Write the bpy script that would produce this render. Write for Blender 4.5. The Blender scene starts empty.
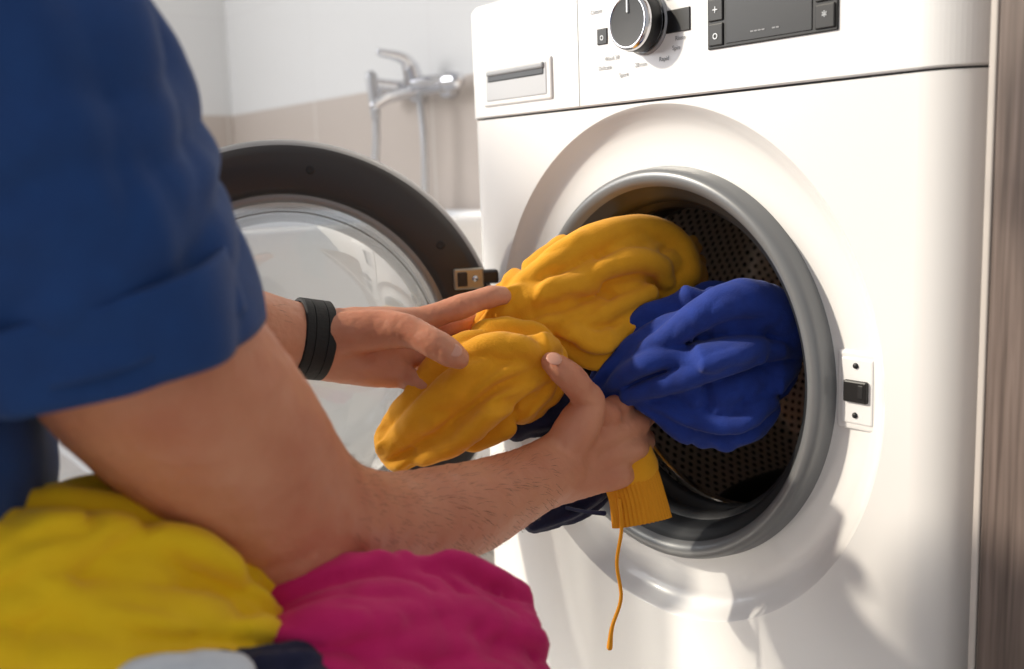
import bpy, math, random
from math import sin, cos, pi
from mathutils import Vector, Matrix, noise
random.seed(4)
scene=bpy.context.scene
col=scene.collection
# ---------------------------------------------------------------- helpers
def S(r,g,b):
    f=lambda c:(c/255/12.92 if c/255<=.04045 else ((c/255+.055)/1.055)**2.4)
    return (f(r),f(g),f(b),1)
def mat(name,color,rough=.5,metal=0,bump=None,var=None,**kw):
    m=bpy.data.materials.new(name); m.use_nodes=True
    nt=m.node_tree; b=nt.nodes['Principled BSDF']
    b.inputs['Base Color'].default_value=color
    b.inputs['Roughness'].default_value=rough
    b.inputs['Metallic'].default_value=metal
    for k,v in kw.items():
        b.inputs[k.replace('_',' ')].default_value=v
    tc=nt.nodes.new('ShaderNodeTexCoord')
    if bump:
        n=nt.nodes.new('ShaderNodeTexNoise'); n.inputs['Scale'].default_value=bump[0]; n.inputs['Detail'].default_value=4
        nt.links.new(tc.outputs['Object'],n.inputs['Vector'])
        bp=nt.nodes.new('ShaderNodeBump'); bp.inputs['Strength'].default_value=bump[1]; bp.inputs['Distance'].default_value=bump[2]
        nt.links.new(n.outputs[0],bp.inputs['Height']); nt.links.new(bp.outputs[0],b.inputs['Normal'])
    if var:
        n=nt.nodes.new('ShaderNodeTexNoise'); n.inputs['Scale'].default_value=var[0]; n.inputs['Detail'].default_value=5
        nt.links.new(tc.outputs['Object'],n.inputs['Vector'])
        r=nt.nodes.new('ShaderNodeValToRGB'); r.color_ramp.elements[0].position=.3; r.color_ramp.elements[1].position=.7
        r.color_ramp.elements[0].color=color; r.color_ramp.elements[1].color=var[1]
        nt.links.new(n.outputs[0],r.inputs[0]); nt.links.new(r.outputs[0],b.inputs['Base Color'])
    return m
def G(r,f,z):          # level plan frame turned 53 deg, metres -> world
    return Vector((.984+.6026*r-.798*f, -.692+.798*r+.6026*f, z))
def obj(name,verts,faces,m=None,parent=None,smooth=True):
    me=bpy.data.meshes.new(name); me.from_pydata([tuple(v) for v in verts],[],faces); me.update()
    if smooth: me.polygons.foreach_set('use_smooth',[True]*len(me.polygons))
    o=bpy.data.objects.new(name,me); col.objects.link(o)
    if m: me.materials.append(m)
    if parent: o.parent=parent
    return o
def empty(name,loc=(0,0,0)):
    e=bpy.data.objects.new(name,None); e.location=loc; col.objects.link(e); e.empty_display_size=.05; return e
def box(name,a,b,m,parent=None,bev=.002,seg=2):
    x0,y0,z0=a;x1,y1,z1=b
    v=[(x0,y0,z0),(x1,y0,z0),(x1,y1,z0),(x0,y1,z0),(x0,y0,z1),(x1,y0,z1),(x1,y1,z1),(x0,y1,z1)]
    f=[(0,3,2,1),(4,5,6,7),(0,1,5,4),(1,2,6,5),(2,3,7,6),(3,0,4,7)]
    o=obj(name,v,f,m,parent,False)
    if bev:
        md=o.modifiers.new('b','BEVEL'); md.width=bev; md.segments=seg; md.limit_method='ANGLE'
    return o
def lathe(name,prof,m,parent=None,M=None,n=96):
    v=[];f=[];uv=[]
    L=[0]
    for i in range(1,len(prof)): L.append(L[-1]+math.hypot(prof[i][0]-prof[i-1][0],prof[i][1]-prof[i-1][1]))
    P=len(prof)
    for j in range(n+1):
        t=2*pi*j/n
        for i,(r,h) in enumerate(prof):
            v.append((r*cos(t),r*sin(t),h)); uv.append((t*.2,L[i]))
    for j in range(n):
        for i in range(P-1):
            a=j*P+i; f.append((a,a+P,a+P+1,a+1))
    o=obj(name,v,f,m,parent)
    ul=o.data.uv_layers.new(name='UVMap')
    for l in o.data.loops: ul.data[l.index].uv=uv[l.vertex_index]
    if M is not None: o.matrix_local=M
    return o
def catmull(P,t):
    n=len(P)-1; i=min(int(t),n-1); u=t-i
    g=lambda k:P[max(0,min(n,k))]
    p0,p1,p2,p3=g(i-1),g(i),g(i+1),g(i+2)
    if i-1<0: p0=p1*2-p2
    if i+2>n: p3=p2*2-p1
    return .5*((2*p1)+(p2-p0)*u+(2*p0-5*p1+4*p2-p3)*u*u+(3*p1-p0-3*p2+p3)*u**3)
def tube(pts,rad,nseg=32,step=.004,amp=0.,fa=1.7,fs=7.,seed=0.,flat=1.,up=None,cap=True,cross=0.,pleat=None):
    """pleat=(n,depth,twist): cloth pleats with round crests, tight valleys and a lean"""
    pts=[Vector(p) for p in pts]; R=[Vector((r,0,0)) for r in rad]
    L=sum((pts[i+1]-pts[i]).length for i in range(len(pts)-1))
    N=max(8,int(L/step)); C=[];RR=[]
    for k in range(N+1):
        t=k/N*(len(pts)-1); C.append(catmull(pts,t)); RR.append(catmull(R,t)[0])
    T=[]
    for k in range(N+1):
        d=C[min(N,k+1)]-C[max(0,k-1)]; T.append(d.normalized())
    u=Vector(up) if up is not None else (Vector((0,0,1)) if abs(T[0].z)<.9 else Vector((1,0,0)))
    rings=[]; s=0
    def fr(k,u):
        w=(u-T[k]*u.dot(T[k])).normalized(); return w,T[k].cross(w)
    sl=[0]
    for k in range(1,N+1): sl.append(sl[-1]+(C[k]-C[k-1]).length)
    frames=[]
    for k in range(N+1):
        w,b=fr(k,u); frames.append((w,b))
        if up is None: u=w
    def ring(c,w,b,r,s):
        out=[]
        for j in range(nseg):
            th=2*pi*j/nseg; rr=r; te=th
            if pleat:
                n,dp,tw=pleat
                a=3.0*noise.noise(Vector((cos(th)*.8+seed,sin(th)*.8,s*7)))+tw*s+1.4*noise.noise(Vector((seed*3,s*11,1)))
                ph=n*th+a
                m=.66+1.3*noise.noise(Vector((cos(th)*1.3,sin(th)*1.3+seed*2,s*14)))
                m=max(.06,min(1.2,m))
                te=th+(.66*sin(ph)+.65*cos(ph)*m)*m/n
                rr=r*(1+dp*m*(cos(ph)-.25))
                q=Vector((cos(th)*1.5,sin(th)*1.5,s*22+seed*5)); q+=Vector((0,0,1))*noise.noise(q*.7)*1.2
                rr*=1+.20*(min(1,abs(noise.noise(q))*3.4)-.6)
            if amp:
                q=Vector((cos(th)*fa,sin(th)*fa,s*fs+seed*7.3))
                q+=Vector((noise.noise(q*.8+Vector((9,0,0))),noise.noise(q*.8+Vector((0,9,0))),0))*.7
                rr=rr*(1+amp*(2*abs(noise.noise(q))-.55))
                if cross:
                    q2=Vector((cos(th)*1.,sin(th)*1.,s*30+seed)); rr+=r*cross*(2*abs(noise.noise(q2))-.5)
            out.append(c+w*(rr*flat*cos(te))+b*(rr*sin(te)))
        return out
    if cap:
        for a in (80,60,40,20): 
            a=a*pi/180; rings.append(ring(C[0]-T[0]*RR[0]*sin(a)*.9,*frames[0],RR[0]*cos(a),-RR[0]*sin(a)))
    for k in range(N+1): rings.append(ring(C[k],*frames[k],RR[k],sl[k]))
    if cap:
        for a in (20,40,60,80):
            a=a*pi/180; rings.append(ring(C[N]+T[N]*RR[N]*sin(a)*.9,*frames[N],RR[N]*cos(a),L+RR[N]*sin(a)))
    v=[p for r in rings for p in r]; f=[]
    for i in range(len(rings)-1):
        for j in range(nseg):
            a=i*nseg+j;b2=i*nseg+(j+1)%nseg
            f.append((a,b2,b2+nseg,a+nseg))
    if cap:
        f.append(tuple(range(nseg))[::-1]); f.append(tuple((len(rings)-1)*nseg+j for j in range(nseg)))
    return v,f
def ellip(c,r,rot=None,n=20):
    v=[];f=[]
    c=Vector(c)
    for i in range(n+1):
        a=pi*i/n
        for j in range(2*n):
            b=pi*j/n
            p=Vector((r[0]*sin(a)*cos(b),r[1]*sin(a)*sin(b),r[2]*cos(a)))
            if rot is not None: p=rot@p
            v.append(c+p)
    for i in range(n):
        for j in range(2*n):
            f.append((i*2*n+j,(i+1)*2*n+j,(i+1)*2*n+(j+1)%(2*n),i*2*n+(j+1)%(2*n)))
    return v,f
def merge(parts):
    V=[];F=[]
    for v,f in parts:
        o=len(V); V+=list(v); F+=[tuple(i+o for i in q) for q in f]
    return V,F
def remeshed(name,parts,m,voxel=.003,smooth=4,parent=None,post=None):
    V,F=merge(parts); o=obj(name,V,F,None,None)
    md=o.modifiers.new('r','REMESH'); md.mode='VOXEL'; md.voxel_size=voxel; md.use_smooth_shade=True
    if smooth:
        sm=o.modifiers.new('s','SMOOTH'); sm.iterations=smooth; sm.factor=.5
    dg=bpy.context.evaluated_depsgraph_get(); me=bpy.data.meshes.new_from_object(o.evaluated_get(dg))
    me.name=name; o.modifiers.clear(); old=o.data; o.data=me; bpy.data.meshes.remove(old)
    me.materials.clear(); me.materials.append(m)
    me.polygons.foreach_set('use_smooth',[True]*len(me.polygons))
    if post:
        me.update(); ns=[v.normal.copy() for v in me.vertices]
        for v,nn in zip(me.vertices,ns): v.co+=nn*post(v.co)
    if parent: o.parent=parent
    return o
def wrinkle(amp,sc,seed=0):
    def f(p):
        q=p*sc+Vector((seed,seed,seed)); q=q+Vector((noise.noise(q*.6),noise.noise(q*.6+Vector((5,5,5))),noise.noise(q*.6+Vector((11,5,5)))))*.9
        return amp*(2*abs(noise.noise(q))-.4)
    return f
# ---------------------------------------------------------------- materials
M_white=mat('white_enamel',S(232,231,230),.25,Coat_Weight=.3)
M_panel=mat('white_panel',S(232,232,232),.3)
M_gap=mat('gap_dark',S(110,110,112),.7)
M_ring=mat('grey_ring',S(118,120,122),.36,.15)
M_ring2=mat('dark_grey_ring',S(44,46,49),.38,.1)
M_rub=mat('rubber',S(32,32,34),.5)
M_chrome=mat('chrome',S(215,215,218),.14,1)
M_black=mat('black_gloss',S(8,8,10),.45)
M_blackm=mat('black_matte',S(22,22,24),.5)
M_grey=mat('grey_plastic',S(150,152,156),.4)
M_mark=mat('print_grey',S(150,152,156),.6)
M_icon=mat('print_white',S(225,230,235),.6)
M_door=mat('door_plastic',S(44,39,38),.4)
M_doorlip=mat('door_lip',S(140,138,137),.3,.3)
M_bracket=mat('hinge_steel',S(176,168,152),.35,.7)
M_skin=mat('skin',S(210,148,116),.48,bump=(240,.4,.0012),var=(16,S(194,124,94)),Subsurface_Weight=.12,Subsurface_Scale=.01)
M_nail=mat('nail',S(216,160,138),.3)
M_hair=mat('hair_brown',S(55,36,24),.7,bump=(120,.6,.003))
M_ahair=mat('arm_hair',S(84,52,34),.6)
def fabric(n,c,c2,sheen=.25):
    return mat(n,c,.88,bump=(700,.55,.001),var=(60,c2),Sheen_Weight=sheen,Sheen_Roughness=.5)
M_must=fabric('mustard_fleece',S(236,166,20),S(226,156,14),.12)
M_must_rib=mat('mustard_rib',S(224,148,16),.85,bump=(500,.4,.001))
M_lemon=fabric('lemon_cotton',S(240,200,8),S(234,192,6),.1)
M_royal=fabric('royal_fleece',S(16,52,142),S(12,42,122),.1)
M_navy=fabric('navy_cotton',S(14,20,58),S(10,16,48),.1)
M_pink=fabric('magenta_cotton',S(204,20,106),S(194,14,98),.1)
M_shirt=fabric('tshirt_blue',S(8,58,118),S(7,53,110),.08)
M_tw=fabric('white_cotton',S(214,220,228),S(206,212,220),.1)
M_jean=fabric('trouser_cloth',S(48,54,68),S(40,46,60),.1)
M_strap=mat('watch_strap',S(9,9,10),.65,bump=(300,.4,.001))
M_basket=mat('basket_plastic',S(205,208,210),.4)
M_bath=mat('bath_acrylic',S(240,241,243),.15)
def drum_mat():
    m=mat('drum_steel',S(205,196,188),.4,.6); nt=m.node_tree; b=nt.nodes['Principled BSDF']
    uv=nt.nodes.new('ShaderNodeUVMap'); vo=nt.nodes.new('ShaderNodeTexVoronoi'); vo.inputs['Scale'].default_value=95; vo.inputs['Randomness'].default_value=0
    mp=nt.nodes.new('ShaderNodeMapping'); mp.inputs['Rotation'].default_value=(0,0,.785)
    nt.links.new(uv.outputs[0],mp.inputs[0]); nt.links.new(mp.outputs[0],vo.inputs['Vector'])
    r=nt.nodes.new('ShaderNodeValToRGB'); r.color_ramp.elements[0].position=.24; r.color_ramp.elements[0].color=(.008,.007,.006,1)
    r.color_ramp.elements[1].position=.30; r.color_ramp.elements[1].color=S(200,190,182)
    nt.links.new(vo.outputs['Distance'],r.inputs[0]); nt.links.new(r.outputs[0],b.inputs['Base Color'])
    return m
M_drum=drum_mat()
def glass_mat():
    m=bpy.data.materials.new('door_glass'); m.use_nodes=True; nt=m.node_tree
    for n in list(nt.nodes): nt.nodes.remove(n)
    o=nt.nodes.new('ShaderNodeOutputMaterial'); mx=nt.nodes.new('ShaderNodeMixShader'); t=nt.nodes.new('ShaderNodeBsdfTransparent'); g=nt.nodes.new('ShaderNodeBsdfGlossy')
    t.inputs[0].default_value=(.86,.88,.89,1); g.inputs['Roughness'].default_value=.05
    lw=nt.nodes.new('ShaderNodeLayerWeight'); lw.inputs[0].default_value=.5
    ma=nt.nodes.new('ShaderNodeMath'); ma.operation='MULTIPLY_ADD'; ma.inputs[1].default_value=.75; ma.inputs[2].default_value=.10
    nt.links.new(lw.outputs['Facing'],ma.inputs[0]); nt.links.new(ma.outputs[0],mx.inputs[0])
    nt.links.new(t.outputs[0],mx.inputs[1]); nt.links.new(g.outputs[0],mx.inputs[2]); nt.links.new(mx.outputs[0],o.inputs[0]); return m
M_glass=glass_mat()
def wood_mat():
    m=mat('grey_oak',S(150,132,120),.5); nt=m.node_tree; b=nt.nodes['Principled BSDF']
    tc=nt.nodes.new('ShaderNodeTexCoord'); mp=nt.nodes.new('ShaderNodeMapping'); mp.inputs['Scale'].default_value=(260,260,7)
    n=nt.nodes.new('ShaderNodeTexNoise'); n.inputs['Scale'].default_value=1; n.inputs['Detail'].default_value=6; n.inputs['Distortion'].default_value=.4
    r=nt.nodes.new('ShaderNodeValToRGB'); r.color_ramp.elements[0].position=.3; r.color_ramp.elements[0].color=S(78,66,60); r.color_ramp.elements[1].position=.7; r.color_ramp.elements[1].color=S(126,111,104)
    nt.links.new(tc.outputs['Object'],mp.inputs[0]); nt.links.new(mp.outputs[0],n.inputs['Vector']); nt.links.new(n.outputs[0],r.inputs[0]); nt.links.new(r.outputs[0],b.inputs['Base Color'])
    return m
M_wood=wood_mat()
def wall_mat():
    m=mat('tiled_wall',S(240,238,236),.5); nt=m.node_tree; b=nt.nodes['Principled BSDF']
    g=nt.nodes.new('ShaderNodeNewGeometry'); sp=nt.nodes.new('ShaderNodeSeparateXYZ'); nt.links.new(g.outputs['Position'],sp.inputs[0])
    def M(op,a,bv=None):
        n=nt.nodes.new('ShaderNodeMath'); n.operation=op
        for i,x in enumerate((a,bv)):
            if x is None: continue
            if isinstance(x,(int,float)): n.inputs[i].default_value=x
            else: nt.links.new(x,n.inputs[i])
        return n.outputs[0]
    u=M('ADD',sp.outputs[0],sp.outputs[1])
    gu=M('LESS_THAN',M('FRACT',M('DIVIDE',M('ADD',u,10.02),.6)),.008)
    gz=M('LESS_THAN',M('FRACT',M('DIVIDE',M('ADD',sp.outputs[2],.02),.3)),.014)
    gr=M('MAXIMUM',gu,gz)
    mx=nt.nodes.new('ShaderNodeMix'); mx.data_type='RGBA'; mx.inputs[6].default_value=S(206,194,184); mx.inputs[7].default_value=S(230,224,216); nt.links.new(gr,mx.inputs[0])
    m2=nt.nodes.new('ShaderNodeMix'); m2.data_type='RGBA'; nt.links.new(M('GREATER_THAN',sp.outputs[2],.88),m2.inputs[0]); nt.links.new(mx.outputs[2],m2.inputs[6]); 
    m3=nt.nodes.new('ShaderNodeMix'); m3.data_type='RGBA'; m3.inputs[6].default_value=S(236,235,233); m3.inputs[7].default_value=S(232,230,228); nt.links.new(gr,m3.inputs[0])
    nt.links.new(m3.outputs[2],m2.inputs[7]); nt.links.new(m2.outputs[2],b.inputs['Base Color']); b.inputs['Roughness'].default_value=.25
    return m
M_wall=wall_mat()
def floor_mat():
    m=mat('floor_tile',S(190,184,178),.3); nt=m.node_tree; b=nt.nodes['Principled BSDF']
    tc=nt.nodes.new('ShaderNodeTexCoord'); br=nt.nodes.new('ShaderNodeTexBrick'); br.offset=0; br.inputs['Scale'].default_value=1
    br.inputs['Color1'].default_value=S(190,184,178); br.inputs['Color2'].default_value=S(184,178,172); br.inputs['Mortar'].default_value=S(140,136,132)
    br.inputs['Brick Width'].default_value=.3; br.inputs['Row Height'].default_value=.3; br.inputs['Mortar Size'].default_value=.003
    nt.links.new(tc.outputs['Object'],br.inputs['Vector']); nt.links.new(br.outputs[0],b.inputs['Base Color']); return m
# ---------------------------------------------------------------- garments
def P3(pts): return [G(*p) for p in pts]
def T(pts,rad,pl=None,seed=0,**k):
    return tube(P3(pts),rad,132 if pl else 40,.003,seed=seed,pleat=pl,**k)
must=[
 T([(.185,1.07,.545),(.158,1.029,.560),(.119,.999,.566),(.074,.978,.548),(.036,.952,.536),(.004,.936,.526),(-.016,.930,.512)],[.024,.034,.041,.043,.040,.034,.026],(7,.26,6),1),
 T([(.050,.930,.512),(.078,.93,.497),(.115,.95,.52)],[.022,.022,.018],(5,.24,5),8),
 T([(-.010,.922,.540),(.022,.932,.563),(.072,.957,.590),(.128,.9887,.600),(.164,.997,.584),(.172,.988,.556),(.150,.980,.538)],[.008,.012,.016,.015,.015,.014,.010],None,2),
 T([(.026,.918,.538),(.068,.932,.560),(.112,.951,.573),(.140,.965,.567),(.150,.973,.550)],[.005,.009,.012,.012,.009],None,3),
 T([(.052,.915,.515),(.090,.930,.528),(.130,.952,.541)],[.006,.010,.010],None,3),
 T([(.018,.893,.494),(-.024,.880,.482),(-.062,.872,.452),(-.104,.872,.424)],[.030,.041,.036,.022],(6,.32,-6),5),
 T([(.026,.898,.494),(.022,.893,.476),(.008,.885,.454)],[.022,.026,.020],(5,.28,6),6),
 T([(-.045,.862,.503),(-.020,.858,.511),(.008,.862,.509),(.026,.874,.492)],[.009,.012,.012,.009],None,3),
 T([(-.042,.852,.497),(-.062,.848,.478),(-.086,.850,.452),(-.108,.860,.428)],[.007,.010,.011,.010],None,3),
 T([(.016,.858,.480),(-.012,.850,.466),(-.045,.848,.444),(-.080,.853,.424)],[.006,.009,.010,.008],None,3),
 T([(.09,.925,.440),(.096,.915,.416),(.104,.905,.388)],[.022,.024,.026],None,9,flat=.5,up=G(0,1,0)-G(0,0,0)),
]
yh=empty('yellow_hoodie')
remeshed('fleece',must,M_must,.0022,1,yh,wrinkle(.0013,34,2))
royal=[
 T([(.082,.930,.450),(.124,.928,.476),(.166,.930,.481),(.204,.924,.488),(.229,.922,.486)],[.020,.042,.055,.056,.042],(9,.30,5),14),
 T([(.105,.905,.482),(.150,.888,.518),(.192,.884,.541),(.228,.890,.535),(.248,.902,.505),(.244,.915,.478)],[.007,.013,.017,.018,.015,.012],None,12),
 T([(.100,.898,.455),(.140,.880,.470),(.182,.872,.486),(.215,.876,.492)],[.006,.010,.011,.008],None,13),
 T([(.120,.900,.448),(.160,.890,.434),(.196,.884,.431),(.222,.895,.443)],[.012,.020,.023,.019],(5,.28,8),15),
]
bh=empty('blue_hoodie')
remeshed('fleece',royal,M_royal,.0022,1,bh,wrinkle(.0013,34,7))
nav=[
 T([(.09,.93,.44),(.05,.915,.438),(.013,.903,.436),(.0,.90,.428)],[.020,.020,.018,.012],(5,.24,5),21),
 T([(.08,.925,.40),(.072,.925,.37),(.045,.915,.350),(.012,.90,.340)],[.018,.020,.016,.010],(5,.24,5),22),
]
nv_=empty('navy_sweater')
remeshed('knit',nav,M_navy,.0024,2,nv_)
lem=[
 T([(-.34,.45,.468),(-.285,.477,.471),(-.240,.507,.462),(-.202,.542,.434),(-.166,.570,.396)],[.034,.036,.036,.037,.030],(6,.32,8),31),
 T([(-.32,.44,.430),(-.277,.468,.434),(-.227,.487,.426),(-.186,.515,.408),(-.152,.545,.388)],[.036,.038,.038,.035,.026],(6,.32,-8),32),
 T([(-.30,.53,.43),(-.24,.55,.442),(-.19,.58,.410)],[.044,.048,.038],(7,.24,5),33),
 T([(-.28,.47,.39),(-.22,.50,.37),(-.15,.54,.34)],[.05,.05,.05],(6,.2,5),34),
 T([(-.30,.47,.498),(-.26,.485,.492),(-.22,.512,.474),(-.185,.540,.446),(-.165,.552,.42)],[.007,.011,.013,.012,.009],None,35),
 T([(-.30,.44,.458),(-.25,.462,.462),(-.205,.488,.448),(-.168,.518,.42)],[.007,.011,.011,.008],None,36),
 T([(-.235,.468,.474),(-.215,.475,.452),(-.200,.476,.428),(-.19,.475,.40)],[.006,.010,.011,.009],None,37),
]
ye=empty('yellow_sweatshirt')
remeshed('cotton',lem,M_lemon,.0026,1,ye,wrinkle(.0016,28,5))
pk=[
 T([(-.155,.575,.390),(-.111,.590,.398),(-.059,.626,.380),(-.014,.645,.356)],[.020,.030,.032,.026],(6,.34,9),41),
 T([(-.150,.552,.378),(-.118,.550,.378),(-.064,.588,.354),(-.014,.625,.332)],[.024,.034,.038,.032],(6,.34,-9),42),
 T([(-.10,.58,.35),(-.04,.61,.33),(-.01,.62,.31)],[.04,.045,.036],(6,.2,5),44),
 T([(-.145,.542,.402),(-.115,.546,.410),(-.08,.563,.404),(-.05,.594,.392),(-.015,.616,.370),(-.004,.628,.345)],[.007,.012,.011,.012,.013,.011],None,45),
 T([(-.13,.536,.372),(-.09,.548,.388),(-.05,.578,.378),(-.02,.600,.352)],[.006,.011,.011,.009],None,46),
 T([(-.095,.545,.400),(-.082,.548,.380),(-.078,.548,.355)],[.006,.009,.009],None,46),
]
pe=empty('magenta_shirt')
remeshed('cotton',pk,M_pink,.0024,1,pe,wrinkle(.0016,32,9))
ne=empty('navy_and_white_shirt')
remeshed('navy_part',[T([(-.245,.452,.392),(-.19,.477,.394),(-.125,.520,.384)],[.024,.025,.022],(5,.24,5),51)],M_navy,.0025,2,ne)
remeshed('white_part',[T([(-.20,.458,.406),(-.172,.468,.410),(-.150,.485,.404)],[.018,.020,.016],(5,.26,5),52)],M_tw,.0024,2,ne)
v,f=tube([G(.097,.905,.400),G(.104,.901,.380),G(.109,.896,.362),G(.113,.893,.338)],[.025,.0255,.0255,.0275],160,.002,flat=.32,up=G(0,1,0)-G(0,0,0),cap=False)
nv=[]
for i,p in enumerate(v):
    j=i%160; k=i//160; n=len(v)//160
    c0=sum((v[k*160+q] for q in range(0,160,8)),Vector())/20
    cc=.0005*(1 if (j//2)%2 else -1); d=(Vector(p)-c0); d.z=0
    nv.append(Vector(p)+d.normalized()*cc)
o=obj('ribbed_cuff',nv,f,M_must_rib,yh); md=o.modifiers.new('s','SOLIDIFY'); md.thickness=.002
v,f=tube([G(.092,.888,.362),G(.093,.884,.335),G(.088,.882,.304),G(.091,.880,.272),G(.082,.877,.245),G(.079,.875,.226)],[.0019,.0017,.0017,.0017,.0019,.0028],14,.003)
obj('drawstring',v,f,M_must_rib,yh)
v,f=tube([G(.045,.900,.352),G(.062,.893,.350),G(.078,.89,.349)],[.0018,.0018,.0025],10,.003); obj('drawstring',v,f,M_navy,nv_)
# ---------------------------------------------------------------- room
box('floor',(-2.4,-3,-.06),(2.2,.8,0),floor_mat(),bev=0)
box('wall_back',(-2.34,.64,0),(2.2,.74,2.6),M_wall,bev=0)
wl=empty('wall_left')
box('wall_solid',(-2.34,-.9,0),(-2.24,.64,2.6),M_wall,wl,bev=0)
box('wall_below_window',(-2.34,-3,0),(-2.24,-.9,.85),M_wall,wl,bev=0)
w=empty('window_1')
M_frame=mat('window_frame',S(240,240,240),.4)
for nm,a,b in (('sill',(-2.38,-3,.85),(-2.16,-.9,.89)),('head',(-2.32,-3,2.52),(-2.26,-.9,2.6)),('jamb_a',(-2.32,-.96,.89),(-2.26,-.9,2.52)),('jamb_b',(-2.32,-3,.89),(-2.26,-2.94,2.52))):
    box(nm,a,b,M_frame,w,.003)
X0,X1,RC=-.015,.611,.045
cab=empty('tall_cabinet')
box('carcass',(.6255,.004,.0),(1.05,.58,2.0),M_wood,cab,.001)
box('edge_strip',(.6245,-.0145,.0),(.6295,.003,2.0),mat('edge_band',S(195,188,182),.45),cab,.001)
box('door_front',(.6305,-.0145,.02),(.834,.003,1.98),M_wood,cab,.0015)
box('door_front_b',(.837,-.0145,.02),(1.05,.003,1.98),M_wood,cab,.0015)
def bathtub():
    e=empty('bathtub')
    x0,x1,y0,y1,h=-2.23,-.50,-.10,.635,.585
    def rr(x0,x1,y0,y1,r,z,n=8):
        o=[]
        for cx,cy,a0 in ((x1-r,y1-r,0),(x0+r,y1-r,90),(x0+r,y0+r,180),(x1-r,y0+r,270)):
            for k in range(n+1):
                a=(a0+90*k/n)*pi/180; o.append((cx+r*cos(a),cy+r*sin(a),z))
        return o
    secs=[rr(x0,x1,y0,y1,.02,0),rr(x0,x1,y0,y1,.02,h-.03),rr(x0,x1,y0,y1,.02,h-.008),rr(x0+.008,x1-.008,y0+.008,y1-.008,.03,h),
          rr(x0+.07,x1-.07,y0+.07,y1-.07,.14,h),rr(x0+.08,x1-.08,y0+.08,y1-.08,.14,h-.015),rr(x0+.14,x1-.12,y0+.12,y1-.12,.16,h-.3),rr(x0+.25,x1-.2,y0+.18,y1-.18,.14,h-.42)]
    n=len(secs[0]); V=[p for s in secs for p in s]; F=[]
    for i in range(len(secs)-1):
        for j in range(n): F.append((i*n+j,i*n+(j+1)%n,(i+1)*n+(j+1)%n,(i+1)*n+j))
    F.append(tuple((len(secs)-1)*n+j for j in range(n)))
    o=obj('tub_shell',V,F,M_bath,e)
    lathe('drain',[(0,.004),(.03,.004),(.034,0)],M_chrome,e,Matrix.Translation((-1.1,.27,h-.42)),32)
bathtub()
def mixer():
    e=empty('shower_mixer'); cx,y,z=-1.03,.60,.862; q=.85
    parts=[]
    def T(p,r,n=20,**k):
        p=[(cx+(a-cx)*q,b,z+(c-z)*q) for a,b,c in p]; parts.append(tube(p,[x*.92 for x in r],n,.004,**k))
    T([(cx-.15,y-.02,z),(cx-.08,y-.02,z),(cx+.08,y-.02,z),(cx+.15,y-.02,z)],[.021,.024,.024,.021])
    for sx in (-.075,.075):
        T([(cx+sx,y-.02,z),(cx+sx,.636,z)],[.016,.016]); T([(cx+sx,.626,z),(cx+sx,.636,z)],[.034,.034])
    for sx in (-.165,.165): T([(cx+sx,y-.02,z),(cx+sx*1.18,y-.02,z)],[.026,.020])
    T([(cx,y-.02,z),(cx,y-.03,z+.05)],[.024,.021])
    T([(cx,y-.03,z+.05),(cx,y-.05,z+.075),(cx-.02,y-.10,z+.09)],[.02,.014,.009])
    T([(cx+.02,y-.02,z-.01),(cx+.02,y-.10,z-.03),(cx+.02,y-.14,z-.05)],[.015,.013,.012])
    T([(cx-.06,y-.03,z+.01),(cx-.09,y-.09,z+.02)],[.012,.012])
    V,F=merge(parts); obj('mixer_body',V,F,M_chrome,e)
    h=[]
    h.append(tube([(cx-.08,y-.08,z+.0),(cx-.085,y-.08,z-.1),(cx-.10,y-.08,z-.2),(cx-.09,y-.06,z-.268)],[.009]*4,12))
    h.append(tube([(cx+.03,y-.03,z-.02),(cx+.04,y-.03,z-.12),(cx+.035,y-.03,z-.22),(cx+.03,y-.03,z-.265)],[.008]*4,12))
    h.append(tube([(cx-.075,y-.09,z+.03),(cx-.075,y-.085,z-.06)],[.014,.011],14))
    V,F=merge(h); obj('shower_hose',V,F,mat('hose_metal',S(190,190,192),.3,.7,bump=(400,.5,.001)),e)
mixer()
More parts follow.
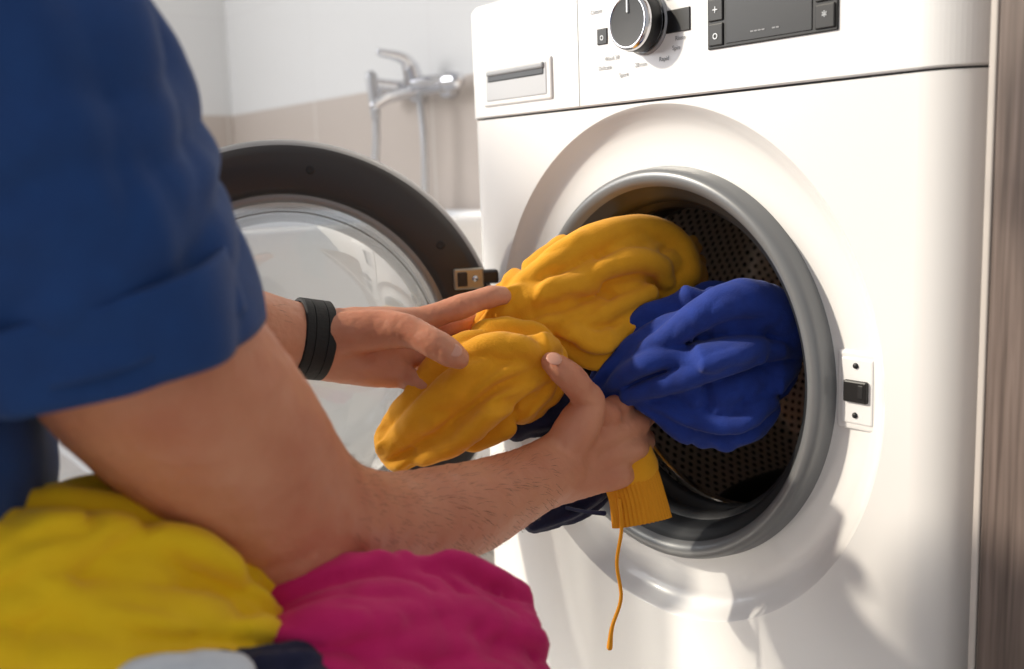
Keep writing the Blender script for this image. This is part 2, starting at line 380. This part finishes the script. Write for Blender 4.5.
# ---------------------------------------------------------------- washing machine
wm=empty('washing_machine')
CX,CZ=.296,.469; RD=.248
Mf=Matrix.Translation((CX,0,CZ))@Matrix(((1,0,0,0),(0,0,-1,0),(0,1,0,0),(0,0,0,1)))
def outline(w0,w1,d,r,y0=0,n=8):
    o=[]
    for cx,cy,a0 in ((w1-r,y0+r,-90),(w1-.012,d-.012,0),(w0+.012,d-.012,90),(w0+r,y0+r,180)):
        rr=r if cy<.3 else .012
        for k in range(n+1):
            a=(a0+90*k/n)*pi/180; o.append((cx+rr*cos(a),cy+rr*sin(a)))
    return o
def body():
    r=RC; z0,z1=.012,.7190
    ol=outline(X0,X1,.56,r,0,16)
    V=[(x,y,z) for z in (z0,.3,.6,z1) for x,y in ol]; n=len(ol); F=[]
    for i in range(3):
        for j in range(n-1): F.append((i*n+j,i*n+j+1,(i+1)*n+j+1,(i+1)*n+j))
    N=160; b=len(V); rings=[]
    xa,xb=X0+r,X1-r
    for k in range(N):
        t=2*pi*k/N; dx,dz=cos(t),sin(t)
        s=[]
        if dx>1e-6: s.append((xb-CX)/dx)
        if dx<-1e-6: s.append((xa-CX)/dx)
        if dz>1e-6: s.append((z1-CZ)/dz)
        if dz<-1e-6: s.append((z0-CZ)/dz)
        m_=min(s); rings.append((t,max(m_,RD)))
    corners=[math.atan2(z1-CZ,xb-CX),math.atan2(z1-CZ,xa-CX),math.atan2(z0-CZ,xa-CX)+2*pi,math.atan2(z0-CZ,xb-CX)+2*pi]
    for c in corners:
        i=min(range(N),key=lambda k:abs(rings[k][0]-c)); dx,dz=cos(c),sin(c)
        px=xb-CX if dx>0 else xa-CX; pz=z1-CZ if dz>0 else z0-CZ
        rings[i]=(c,math.hypot(px,pz))
    for t,m_ in rings:
        V.append((CX+RD*cos(t),0,CZ+RD*sin(t))); V.append((CX+m_*cos(t),0,CZ+m_*sin(t)))
    for k in range(N):
        a=b+2*k;c=b+2*((k+1)%N); F.append((a,a+1,c+1,c))
    o=obj('cabinet_shell',V,F,M_white,wm,False)
    for p in o.data.polygons[:3*(n-1)]: p.use_smooth=True
body()
lathe('recess_dish',[(RD,0),(.246,-.0015),(.243,-.005),(.237,-.011),(.231,-.0155),(.225,-.018),(.21,-.019),(.188,-.019)],M_white,wm,Mf,160)
lathe('bezel_ring',[(.191,-.02),(.1895,-.006),(.188,-.001),(.184,.002),(.179,.002),(.175,-.001),(.172,-.005)],M_ring,wm,Mf,160)
lathe('bezel_inner',[(.172,-.005),(.168,-.010),(.163,-.014),(.159,-.02),(.157,-.03)],M_ring2,wm,Mf,160)
lathe('door_gasket',[(.157,-.03),(.152,-.034),(.150,-.042),(.155,-.05),(.163,-.056),(.163,-.066),(.154,-.072),(.152,-.08),(.158,-.088),(.168,-.092)],M_rub,wm,Mf,128)
lathe('drum_lip',[(.160,-.100),(.157,-.104),(.160,-.110),(.175,-.112)],M_chrome,wm,Mf,128)
lathe('drum',[(.175,-.112),(.20,-.118),(.222,-.128),(.232,-.145),(.235,-.17),(.235,-.24),(.235,-.33),(.235,-.40),(.22,-.415),(.10,-.42),(.0,-.41)],M_drum,wm,Mf,128)
for k in range(3):
    t=math.radians(250+120*k); c=Vector((cos(t),sin(t),0))
    v,f=tube([c*.232+Vector((0,0,-.15)),c*.222+Vector((0,0,-.22)),c*.222+Vector((0,0,-.32)),c*.232+Vector((0,0,-.39))],[.012,.026,.026,.012],20)
    o=obj('drum_paddle_%d'%(k+1),v,f,M_drum,wm); o.matrix_local=Mf
def prism(nm,ol_fn,lv,m):
    V=[];n=None
    for z,ins in lv:
        ol=ol_fn(ins); n=len(ol); V+=[(x,y,z) for x,y in ol]
    F=[]
    for i in range(len(lv)-1):
        for j in range(n): F.append((i*n+j,i*n+(j+1)%n,(i+1)*n+(j+1)%n,(i+1)*n+j))
    F.append(tuple((len(lv)-1)*n+j for j in range(n))); F.append(tuple(range(n))[::-1])
    return obj(nm,V,F,m,wm,False)
prism('control_panel',lambda i:outline(X0+i,X1-i,.56-i,RC,-.002+i,20),[(.7210,.0015),(.7225,0),(.839,0),(.844,.003),(.845,.008)],M_panel)
prism('seam_gap',lambda i:outline(X0+i,X1-i,.56-i,RC,i,16),[(.7165,.004),(.7235,.004)],M_gap)
prism('plinth',lambda i:outline(X0+i,X1-i,.56-i,RC,i),[(.0,.02),(.013,.02)],M_gap)
yf=-.002
def plate(nm,x0,x1,z0,z1,m,t=.0012,bev=.0006,y=yf): return box(nm,(x0,y-t,z0),(x1,y+.002,z1),m,wm,bev)
plate('drawer_seam',.1965,.1975,.7225,.842,M_mark,.0003,0)
box('drawer_handle_rim',(.036,-.0045,.733),(.156,.0,.7765),M_panel,wm,.002)
box('drawer_handle_cup',(.042,-.0052,.7375),(.150,.0,.7725),mat('cup_grey',S(186,188,192),.4),wm,.002)
box('drawer_handle_slot',(.046,-.0058,.758),(.146,-.001,.768),mat('slot_grey',S(60,64,70),.5),wm,.002)
box('drawer_handle_lip',(.046,-.0075,.765),(.146,-.001,.7715),M_grey,wm,.002)
Mk=Matrix.Translation((.292,yf,.790))@Matrix(((1,0,0,0),(0,0,-1,0),(0,1,0,0),(0,0,0,1)))
lathe('knob_base',[(.0285,0),(.0285,.002),(.027,.003)],M_grey,wm,Mk,64)
lathe('knob',[(.0255,.002),(.0255,.020),(.0245,.0235),(.0225,.0245),(.0215,.0235)],M_chrome,wm,Mk,64)
lathe('knob_grip',[(.0256,.005),(.0260,.006),(.0260,.017),(.0256,.018)],M_black,wm,Mk,64)
lathe('knob_face',[(.0217,.0236),(.015,.0228),(0,.0226)],mat('knob_face',S(46,48,52),.6,.0),wm,Mk,64)
box('knob_pointer',(.291,yf-.0242,.798),(.293,yf-.0226,.810),M_icon,wm,.0003)
plate('power_button',.226,.240,.778,.793,M_black)
plate('program_window',.318,.347,.777,.797,M_black)
plate('display_frame',.368,.499,.757,.822,M_black,.0016,.001)
plate('display_glass',.389,.476,.760,.819,mat('lcd',S(18,19,22),.4),.0022,.0005)
for i in range(3):
    plate('left_key_%d'%(i+1),.370,.386,.7595+i*.0205,.778+i*.0205,M_black,.003,.001)
    plate('right_key_%d'%(i+1),.479,.497,.7595+i*.0205,.778+i*.0205,M_black,.003,.001)
def text(s,x,z,size,m,y=yf-.0006,nm='label'):
    cu=bpy.data.curves.new(nm,'FONT'); cu.body=s; cu.size=size; cu.extrude=.0001; cu.materials.append(m); cu.align_x='CENTER'
    o=bpy.data.objects.new(nm,cu); col.objects.link(o); o.parent=wm; o.location=(x,y,z); o.rotation_euler=(pi/2,0,0)
lab=[('Cotton',.225,.808),('Eco 40-60',.330,.806),('Rinse',.335,.770),('Spin',.330,.762),('Wool 30',.246,.762),('Delicate',.236,.754),('20 min',.285,.752),('Rapid',.315,.754),('Sport',.262,.745)]
for s,x,z in lab: text(s,x,z,.0056,M_mark)
for i in range(3):
    for (x,g) in ((.378,'o+*'[i]),(.488,'*o+'[i])):
        text(g,x,.765+i*.0205,.011,M_icon,yf-.0034,'icon')
text('o',.233,.782,.010,M_icon,yf-.0014,'icon')
text('----  --',.43,.764,.012,M_mark,yf-.0025,'readout')
box('lock_plate',(.4885,.0165,.440),(.5275,.022,.506),M_white,wm,.003,3)
box('lock_plate_inner',(.4925,.0155,.445),(.5235,.02,.501),M_panel,wm,.0025,3)
box('lock_latch',(.497,.0125,.464),(.519,.018,.482),M_black,wm,.0015)
box('lock_slot',(.511,.0120,.468),(.516,.0135,.479),M_blackm,wm,.0005)
for z in (.453,.494):
    lathe('lock_screw',[(0,.0016),(.0022,.0014),(.0026,0)],M_blackm,wm,Matrix.Translation((.507,.0158,z))@Matrix(((1,0,0,0),(0,0,-1,0),(0,1,0,0),(0,0,0,1))),16)
# door (open about 117 degrees)
door=empty('door'); door.parent=wm
nrm=Vector((.891,-.454,0)).normalized(); uu=Vector((-.454,-.891,0)).normalized()
xh=-uu
yy=nrm.cross(xh)
DM=Matrix(((xh.x,yy.x,nrm.x,-.048),(xh.y,yy.y,nrm.y,-.222),(xh.z,yy.z,nrm.z,.463),(0,0,0,1)))@Matrix.Scale(.985,4)
door.matrix_local=DM
lathe('door_ring',[(.184,-.004),(.185,.010),(.188,.0155),(.194,.017),(.215,.018),(.228,.016),(.237,.011),(.2415,.002),(.2425,-.010),(.240,-.022),(.228,-.030),(.20,-.034),(.19,-.034),(.186,-.028),(.184,-.004)],M_door,door,None,160)
lathe('ring_trim',[(.2375,.0105),(.2405,.0065),(.2430,.0),(.2440,-.008),(.2432,-.012)],M_doorlip,door,None,160)
lathe('glass_seat',[(.185,.011),(.181,.013),(.177,.010),(.176,.004)],M_doorlip,door,None,160)
lathe('glass_bowl',[(.179,.006),(.174,.014),(.164,.032),(.153,.052),(.138,.070),(.118,.083),(.085,.091),(.04,.095),(0,.096)],M_glass,door,None,128)
lathe('bowl_step',[(.166,.026),(.1675,.028),(.166,.031)],M_glass,door,None,128)
lathe('outer_window',[(.186,-.030),(.12,-.036),(0,-.04)],M_glass,door,None,96)
for k in range(8):
    t=math.radians(80+45*k)
    lathe('ring_screw_%d'%(k+1),[(0,.0005),(.0022,.0006),(.0042,.0012),(.005,0)],M_blackm,door,Matrix.Translation((.213*cos(t),.213*sin(t),.0178)),20)
for nm,dy in (('hinge_upper',.083),('hinge_lower',-.083)):
    x0=.187
    b=box(nm,(x0,dy-.012,.0165),(.221,dy+.012,.0225),M_bracket,door,.002)
    box(nm+'_block',(x0+.004,dy-.008,.022),(x0+.015,dy+.008,.0255),M_door,door,.001)
    lathe(nm+'_screw',[(0,.002),(.003,.0015),(.0036,0)],M_chrome,door,Matrix.Translation((x0+.024,dy,.0225)),16)
    b=box(nm+'_arm',(.218,dy-.008,-.004),(.240,dy+.008,.012),M_door,door,.003)
be=empty('laundry_basket')
def basket():
    cx,cy=.47,-.475; V=[];F=[]
    lv=[(0,.125),(.005,.135),(.28,.160),(.288,.170),(.296,.170),(.298,.163),(.28,.154),(.02,.13),(.012,.12)]
    n=64
    for z,r in lv:
        for j in range(n):
            t=2*pi*j/n; V.append((cx+r*cos(t)*.92,cy+r*sin(t)*1.08,z+.001))
    for i in range(len(lv)-1):
        for j in range(n): F.append((i*n+j,i*n+(j+1)%n,(i+1)*n+(j+1)%n,(i+1)*n+j))
    F.append(tuple((len(lv)-1)*n+j for j in range(n)))
    obj('tub',V,F,M_basket,be)
basket()
v,f=ellip((.47,-.475,.24),(.13,.155,.11)); obj('clothes_below',v,f,M_tw,be)
# ---------------------------------------------------------------- man
man=empty('man')
def A(pts,rad,**k): return tube([G(*p) for p in pts],rad,36,.004,**k)
skin=[
 A([(-.262,.488,.744),(-.236,.508,.66),(-.208,.530,.59),(-.174,.583,.510),(-.142,.632,.446),(-.103,.697,.412),(-.046,.768,.397),(.002,.828,.397),(.037,.870,.402)],[.052,.056,.061,.060,.050,.040,.038,.031,.028]),
 A([(-.150,.615,.44),(-.138,.64,.425),(-.11,.68,.41)],[.046,.046,.038]),
 A([(.020,.850,.405),(.055,.882,.424),(.096,.909,.444)],[.022,.017,.0125]),
 A([(.025,.855,.402),(.070,.888,.418),(.113,.911,.427)],[.022,.018,.0125]),
 A([(.025,.855,.396),(.068,.885,.402),(.110,.903,.406)],[.022,.018,.012]),
 A([(.020,.850,.390),(.055,.875,.387),(.094,.890,.384)],[.022,.018,.012]),
 A([(.096,.909,.444),(.108,.936,.452),(.094,.956,.450),(.074,.958,.446)],[.0118,.0105,.0095,.008]),
 A([(.113,.911,.427),(.124,.940,.430),(.112,.964,.427),(.088,.968,.424)],[.0121,.0105,.0095,.008]),
 A([(.110,.903,.406),(.122,.931,.406),(.112,.955,.402),(.088,.960,.400)],[.0116,.010,.009,.008]),
 A([(.094,.890,.384),(.106,.915,.381),(.097,.936,.379),(.078,.942,.379)],[.0110,.0095,.0085,.0075]),
 A([(.036,.862,.412),(.055,.868,.436),(.065,.872,.457),(.058,.864,.470),(.050,.856,.482),(.040,.852,.492),(.032,.855,.498)],[.018,.0195,.0152,.0126,.0128,.0114,.0090]),
 A([(.065,.875,.450),(.085,.892,.440)],[.012,.012]),
 A([(-.487,.765,.76),(-.44,.76,.66),(-.369,.739,.574),(-.30,.775,.558),(-.23,.82,.540),(-.185,.846,.528),(-.160,.859,.522)],[.058,.052,.046,.044,.038,.031,.029]),
 A([(-.165,.858,.524),(-.125,.872,.530),(-.081,.890,.532)],[.026,.019,.0125]),
 A([(-.165,.862,.522),(-.120,.880,.520),(-.080,.902,.516)],[.026,.020,.0125]),
 A([(-.165,.862,.518),(-.125,.877,.507),(-.086,.895,.500)],[.026,.019,.012]),
 A([(-.165,.858,.514),(-.130,.865,.497),(-.097,.877,.486)],[.026,.017,.0115]),
 A([(-.081,.890,.532),(-.062,.892,.538),(-.043,.894,.543),(-.030,.896,.547),(-.019,.899,.550),(-.007,.905,.550)],[.0120,.0108,.0114,.0100,.0102,.0086]),
 A([(-.080,.902,.516),(-.045,.925,.522),(-.02,.945,.518),(-.005,.955,.510)],[.0115,.0105,.0095,.008]),
 A([(-.086,.895,.500),(-.055,.890,.494),(-.040,.905,.485),(-.035,.935,.480)],[.0112,.010,.009,.008]),
 A([(-.097,.877,.486),(-.078,.864,.478),(-.066,.870,.468),(-.056,.895,.464)],[.0105,.0102,.0095,.008]),
 A([(-.150,.850,.528),(-.117,.850,.531),(-.090,.842,.531),(-.076,.834,.527),(-.062,.828,.520),(-.050,.826,.512),(-.044,.828,.508)],[.020,.018,.0150,.0124,.0128,.0118,.0094]),
]
def W(pts,rad,**k): return tube([Vector(p) for p in pts],rad,36,.006,**k)
hd=Vector((.265,-.545,1.0))
rotx=Matrix.Rotation(math.radians(-28),3,'X')
skin+= [W([(.27,-.66,.80),(.268,-.60,.88),(.265,-.575,.95)],[.066,.058,.058]),
        ellip(hd,(.076,.098,.112),rotx), ellip(hd+rotx@Vector((0,.03,-.06)),(.056,.062,.062),rotx),
        ellip(hd+rotx@Vector((0,.10,-.022)),(.013,.02,.024),rotx), ellip(hd+rotx@Vector((0,.086,.022)),(.052,.016,.012),rotx),
        ellip(hd+rotx@Vector((0,.088,-.06)),(.026,.012,.010),rotx),
        ellip(hd+rotx@Vector((-.08,-.005,-.01)),(.010,.02,.034),rotx), ellip(hd+rotx@Vector((.08,-.005,-.01)),(.010,.02,.034),rotx)]
body_o=remeshed('body_skin',skin,M_skin,.0025,4,man,lambda p:.0008*noise.noise(p*80)+.0004*noise.noise(p*260))
def arm_hair():
    me=body_o.data; V=[];F=[]
    segs=[(G(-.142,.632,.446),G(.010,.838,.398),1300),(G(-.34,.755,.568),G(-.20,.838,.532),260)]
    for a,b,cnt in segs:
        ax=b-a; L=ax.length; axn=ax/L
        cand=[v.index for v in me.vertices if 0<(v.co-a).dot(axn)<L and ((v.co-a)-axn*(v.co-a).dot(axn)).length<.06]
        random.shuffle(cand)
        for i in cand[:cnt]:
            p=me.vertices[i].co.copy(); n=me.vertices[i].normal
            d=(axn*.8+Vector((0,0,-.5))+Vector((random.uniform(-.4,.4),random.uniform(-.4,.4),random.uniform(-.4,.4)))).normalized()
            d=(d-n*d.dot(n)).normalized(); l=random.uniform(.005,.011); s=d.cross(n)*.00011
            q1=p+d*l*.5+n*l*.22; q2=p+d*l+n*l*.25; o=len(V)
            V+= [p-s-n*.0002,p+s-n*.0002,q1+s*.8,q1-s*.8,q2]
            F+= [(o,o+1,o+2,o+3),(o+3,o+2,o+4)]
    obj('forearm_hair',V,F,M_ahair,man)
arm_hair()
hair=[ellip(hd+rotx@Vector((0,-.018,.028)),(.083,.100,.104),rotx), ellip(hd+rotx@Vector((0,-.045,-.02)),(.076,.07,.08),rotx)]
o=remeshed('hair',hair,M_hair,.006,2,man,wrinkle(.006,60,3))
M_eye=mat('eye_white',S(235,232,228),.2)
for i,sx in enumerate((-.032,.032)):
    v,f=ellip(hd+rotx@Vector((sx,.084,.004)),(.012,.012,.009),rotx,12); obj('eye_%d'%(i+1),v,f,M_eye,man)
    v,f=ellip(hd+rotx@Vector((sx,.094,.004)),(.005,.003,.005),rotx,10); obj('iris_%d'%(i+1),v,f,M_blackm,man)
def nail(nm,c,n,d,w,l):
    n=Vector(n).normalized(); d=Vector(d); d=(d-n*d.dot(n)).normalized(); s=n.cross(d)
    R=Matrix((s,d,n)).transposed(); v,f=ellip(c,(w,l,.0014),R,10); obj(nm,v,f,M_nail,man)
gv=lambda r,f,z:G(r,f,z)-G(0,0,0)
nail('nail_left_thumb',G(-.0475,.8175,.5170),gv(.1,-.8,.5),gv(.8,0,-.5),.0058,.007)
nail('nail_right_thumb',G(.035,.8450,.502),gv(.1,-.7,.7),gv(-.7,0,.7),.0062,.007)
wt=empty('wristwatch')
def watch():
    c=G(-.172,.853,.525); ax=(G(-.160,.859,.522)-G(-.23,.82,.540)).normalized()
    e1=(Vector((0,0,1))-ax*ax.z).normalized(); e2=ax.cross(e1)
    V=[];F=[]; n=64; w=.0135; ri=.0300; ro=.0330
    prof=[(-w,ri),(-w,ro-.001),(-w+.001,ro),(-.006,ro),(-.0055,ro-.0006),(-.005,ro),(.005,ro),(.0055,ro-.0006),(.006,ro),(w-.001,ro),(w,ro-.001),(w,ri)]
    for j in range(n):
        t=2*pi*j/n
        for a,r in prof: V.append(c+ax*a+e1*(r*1.04*cos(t))+e2*(r*.97*sin(t)))
    P=len(prof)
    for j in range(n):
        for i in range(P): F.append((j*P+i,((j+1)%n)*P+i,((j+1)%n)*P+(i+1)%P,j*P+(i+1)%P))
    obj('strap',V,F,M_strap,wt,False)
    side=(G(-.3,1.2,.6)-G(-.3,.85,.55)).normalized(); side=(side-ax*side.dot(ax)).normalized()
    y=side.cross(ax); R=Matrix((ax,y,side)).transposed()
    v,f=ellip(c+side*.034,(.02,.018,.007),R,16); obj('case',v,f,M_black,wt)
watch()
def loft(pts,rad,name,m,amp,seed,hem=.006,parent=man,**k):
    v,f=tube(pts,rad,96,.005,amp=amp,fa=1.3,fs=5,seed=seed,cap=False,**k)
    o=obj(name,v,f,m,parent); md=o.modifiers.new('s','SOLIDIFY'); md.thickness=.003; md.offset=-1
    return o
sl=[G(-.298,.492,.810),G(-.268,.494,.770),G(-.245,.500,.725),G(-.229,.506,.682),G(-.220,.512,.645),G(-.214,.518,.614),G(-.209,.524,.582)]
loft(sl,[.078,.079,.078,.075,.0735,.0725,.0725],'sleeve_right',M_shirt,.15,61,cross=.07)
h=[G(-.2145,.5175,.614),G(-.212,.5205,.600),G(-.2095,.5235,.584),G(-.208,.526,.570)]
loft(h,[.0745,.0762,.0762,.0745],'sleeve_right_hem',M_shirt,.13,61.0)
sl2=[G(-.50,.765,.80),G(-.475,.765,.75),G(-.45,.762,.70),G(-.43,.76,.65)]
loft(sl2,[.075,.078,.074,.072],'sleeve_left',M_shirt,.1,63)
tor=[tube([Vector(p) for p in ((.27,-.93,.36),(.30,-.80,.42),(.335,-.675,.50),(.29,-.70,.62),(.27,-.68,.72),(.27,-.66,.80))],[.155,.155,.150,.165,.165,.085],48,.01,amp=.08,seed=71,flat=.78,up=Vector((0,1,0))),
     tube([G(-.275,.495,.790),Vector((.36,-.64,.79)),Vector((.27,-.66,.80)),Vector((.17,-.65,.79)),G(-.50,.765,.78)],[.074,.078,.078,.078,.07],32,.01)]
remeshed('tshirt_body',tor,M_shirt,.006,4,man,wrinkle(.004,18,4))
leg=[]
for sx in (.40,.17):
    leg.append(W([(sx*.5+.13,-.93,.34),(sx-.06,-.80,.24),(sx-.10,-.66,.085)],[.10,.085,.068]))
    leg.append(W([(sx-.10,-.66,.078),(sx-.10,-.86,.07),(sx-.10,-1.05,.065)],[.066,.058,.045]))
leg.append(ellip((.28,-.94,.34),(.165,.13,.12)))
remeshed('trousers',leg,M_jean,.008,4,man,wrinkle(.005,20,2))
sh=[]
for sx in (.30,.07):
    sh.append(W([(sx,-1.07,.06),(sx,-1.16,.05),(sx,-1.22,.045)],[.045,.042,.035]))
remeshed('shoes',sh,M_blackm,.006,3,man)
# ---------------------------------------------------------------- light
wd=bpy.data.worlds.new('World'); scene.world=wd; wd.use_nodes=True
wd.node_tree.nodes['Background'].inputs[0].default_value=(.96,.97,1,1); wd.node_tree.nodes['Background'].inputs[1].default_value=.5
def look(o,d): o.rotation_euler=Vector(d).to_track_quat('-Z','Y').to_euler()
s=bpy.data.lights.new('sun','SUN'); s.energy=4.3; s.angle=math.radians(2.5); s.color=(1,.90,.74)
so=bpy.data.objects.new('sun',s); col.objects.link(so); so.location=(-3,-2,3); look(so,(.60,.63,-.50))
a=bpy.data.lights.new('window_light','AREA'); a.energy=55; a.shape='RECTANGLE'; a.size=1.9; a.size_y=1.5; a.color=(.97,.98,1)
ao=bpy.data.objects.new('window_light',a); col.objects.link(ao); ao.location=(-2.1,-1.9,1.7); look(ao,Vector((.2,-.1,.5))-ao.location)
# ---------------------------------------------------------------- camera
cd=bpy.data.cameras.new('camera'); cam=bpy.data.objects.new('camera',cd); col.objects.link(cam)
Fv=Vector((-.7884,.5955,-.1544)).normalized(); Rv=Vector((.6066,.7941,-.0356)); Rv=(Rv-Fv*Rv.dot(Fv)).normalized(); Uv=Rv.cross(Fv)
cam.matrix_world=Matrix(((Rv.x,Uv.x,-Fv.x,.984),(Rv.y,Uv.y,-Fv.y,-.692),(Rv.z,Uv.z,-Fv.z,.656),(0,0,0,1)))
cd.lens=35.74; cd.sensor_width=36; cd.sensor_fit='HORIZONTAL'; cd.clip_start=.02
cd.dof.use_dof=True; cd.dof.focus_distance=.90; cd.dof.aperture_fstop=4.5
scene.camera=cam
scene.view_settings.view_transform='Standard'
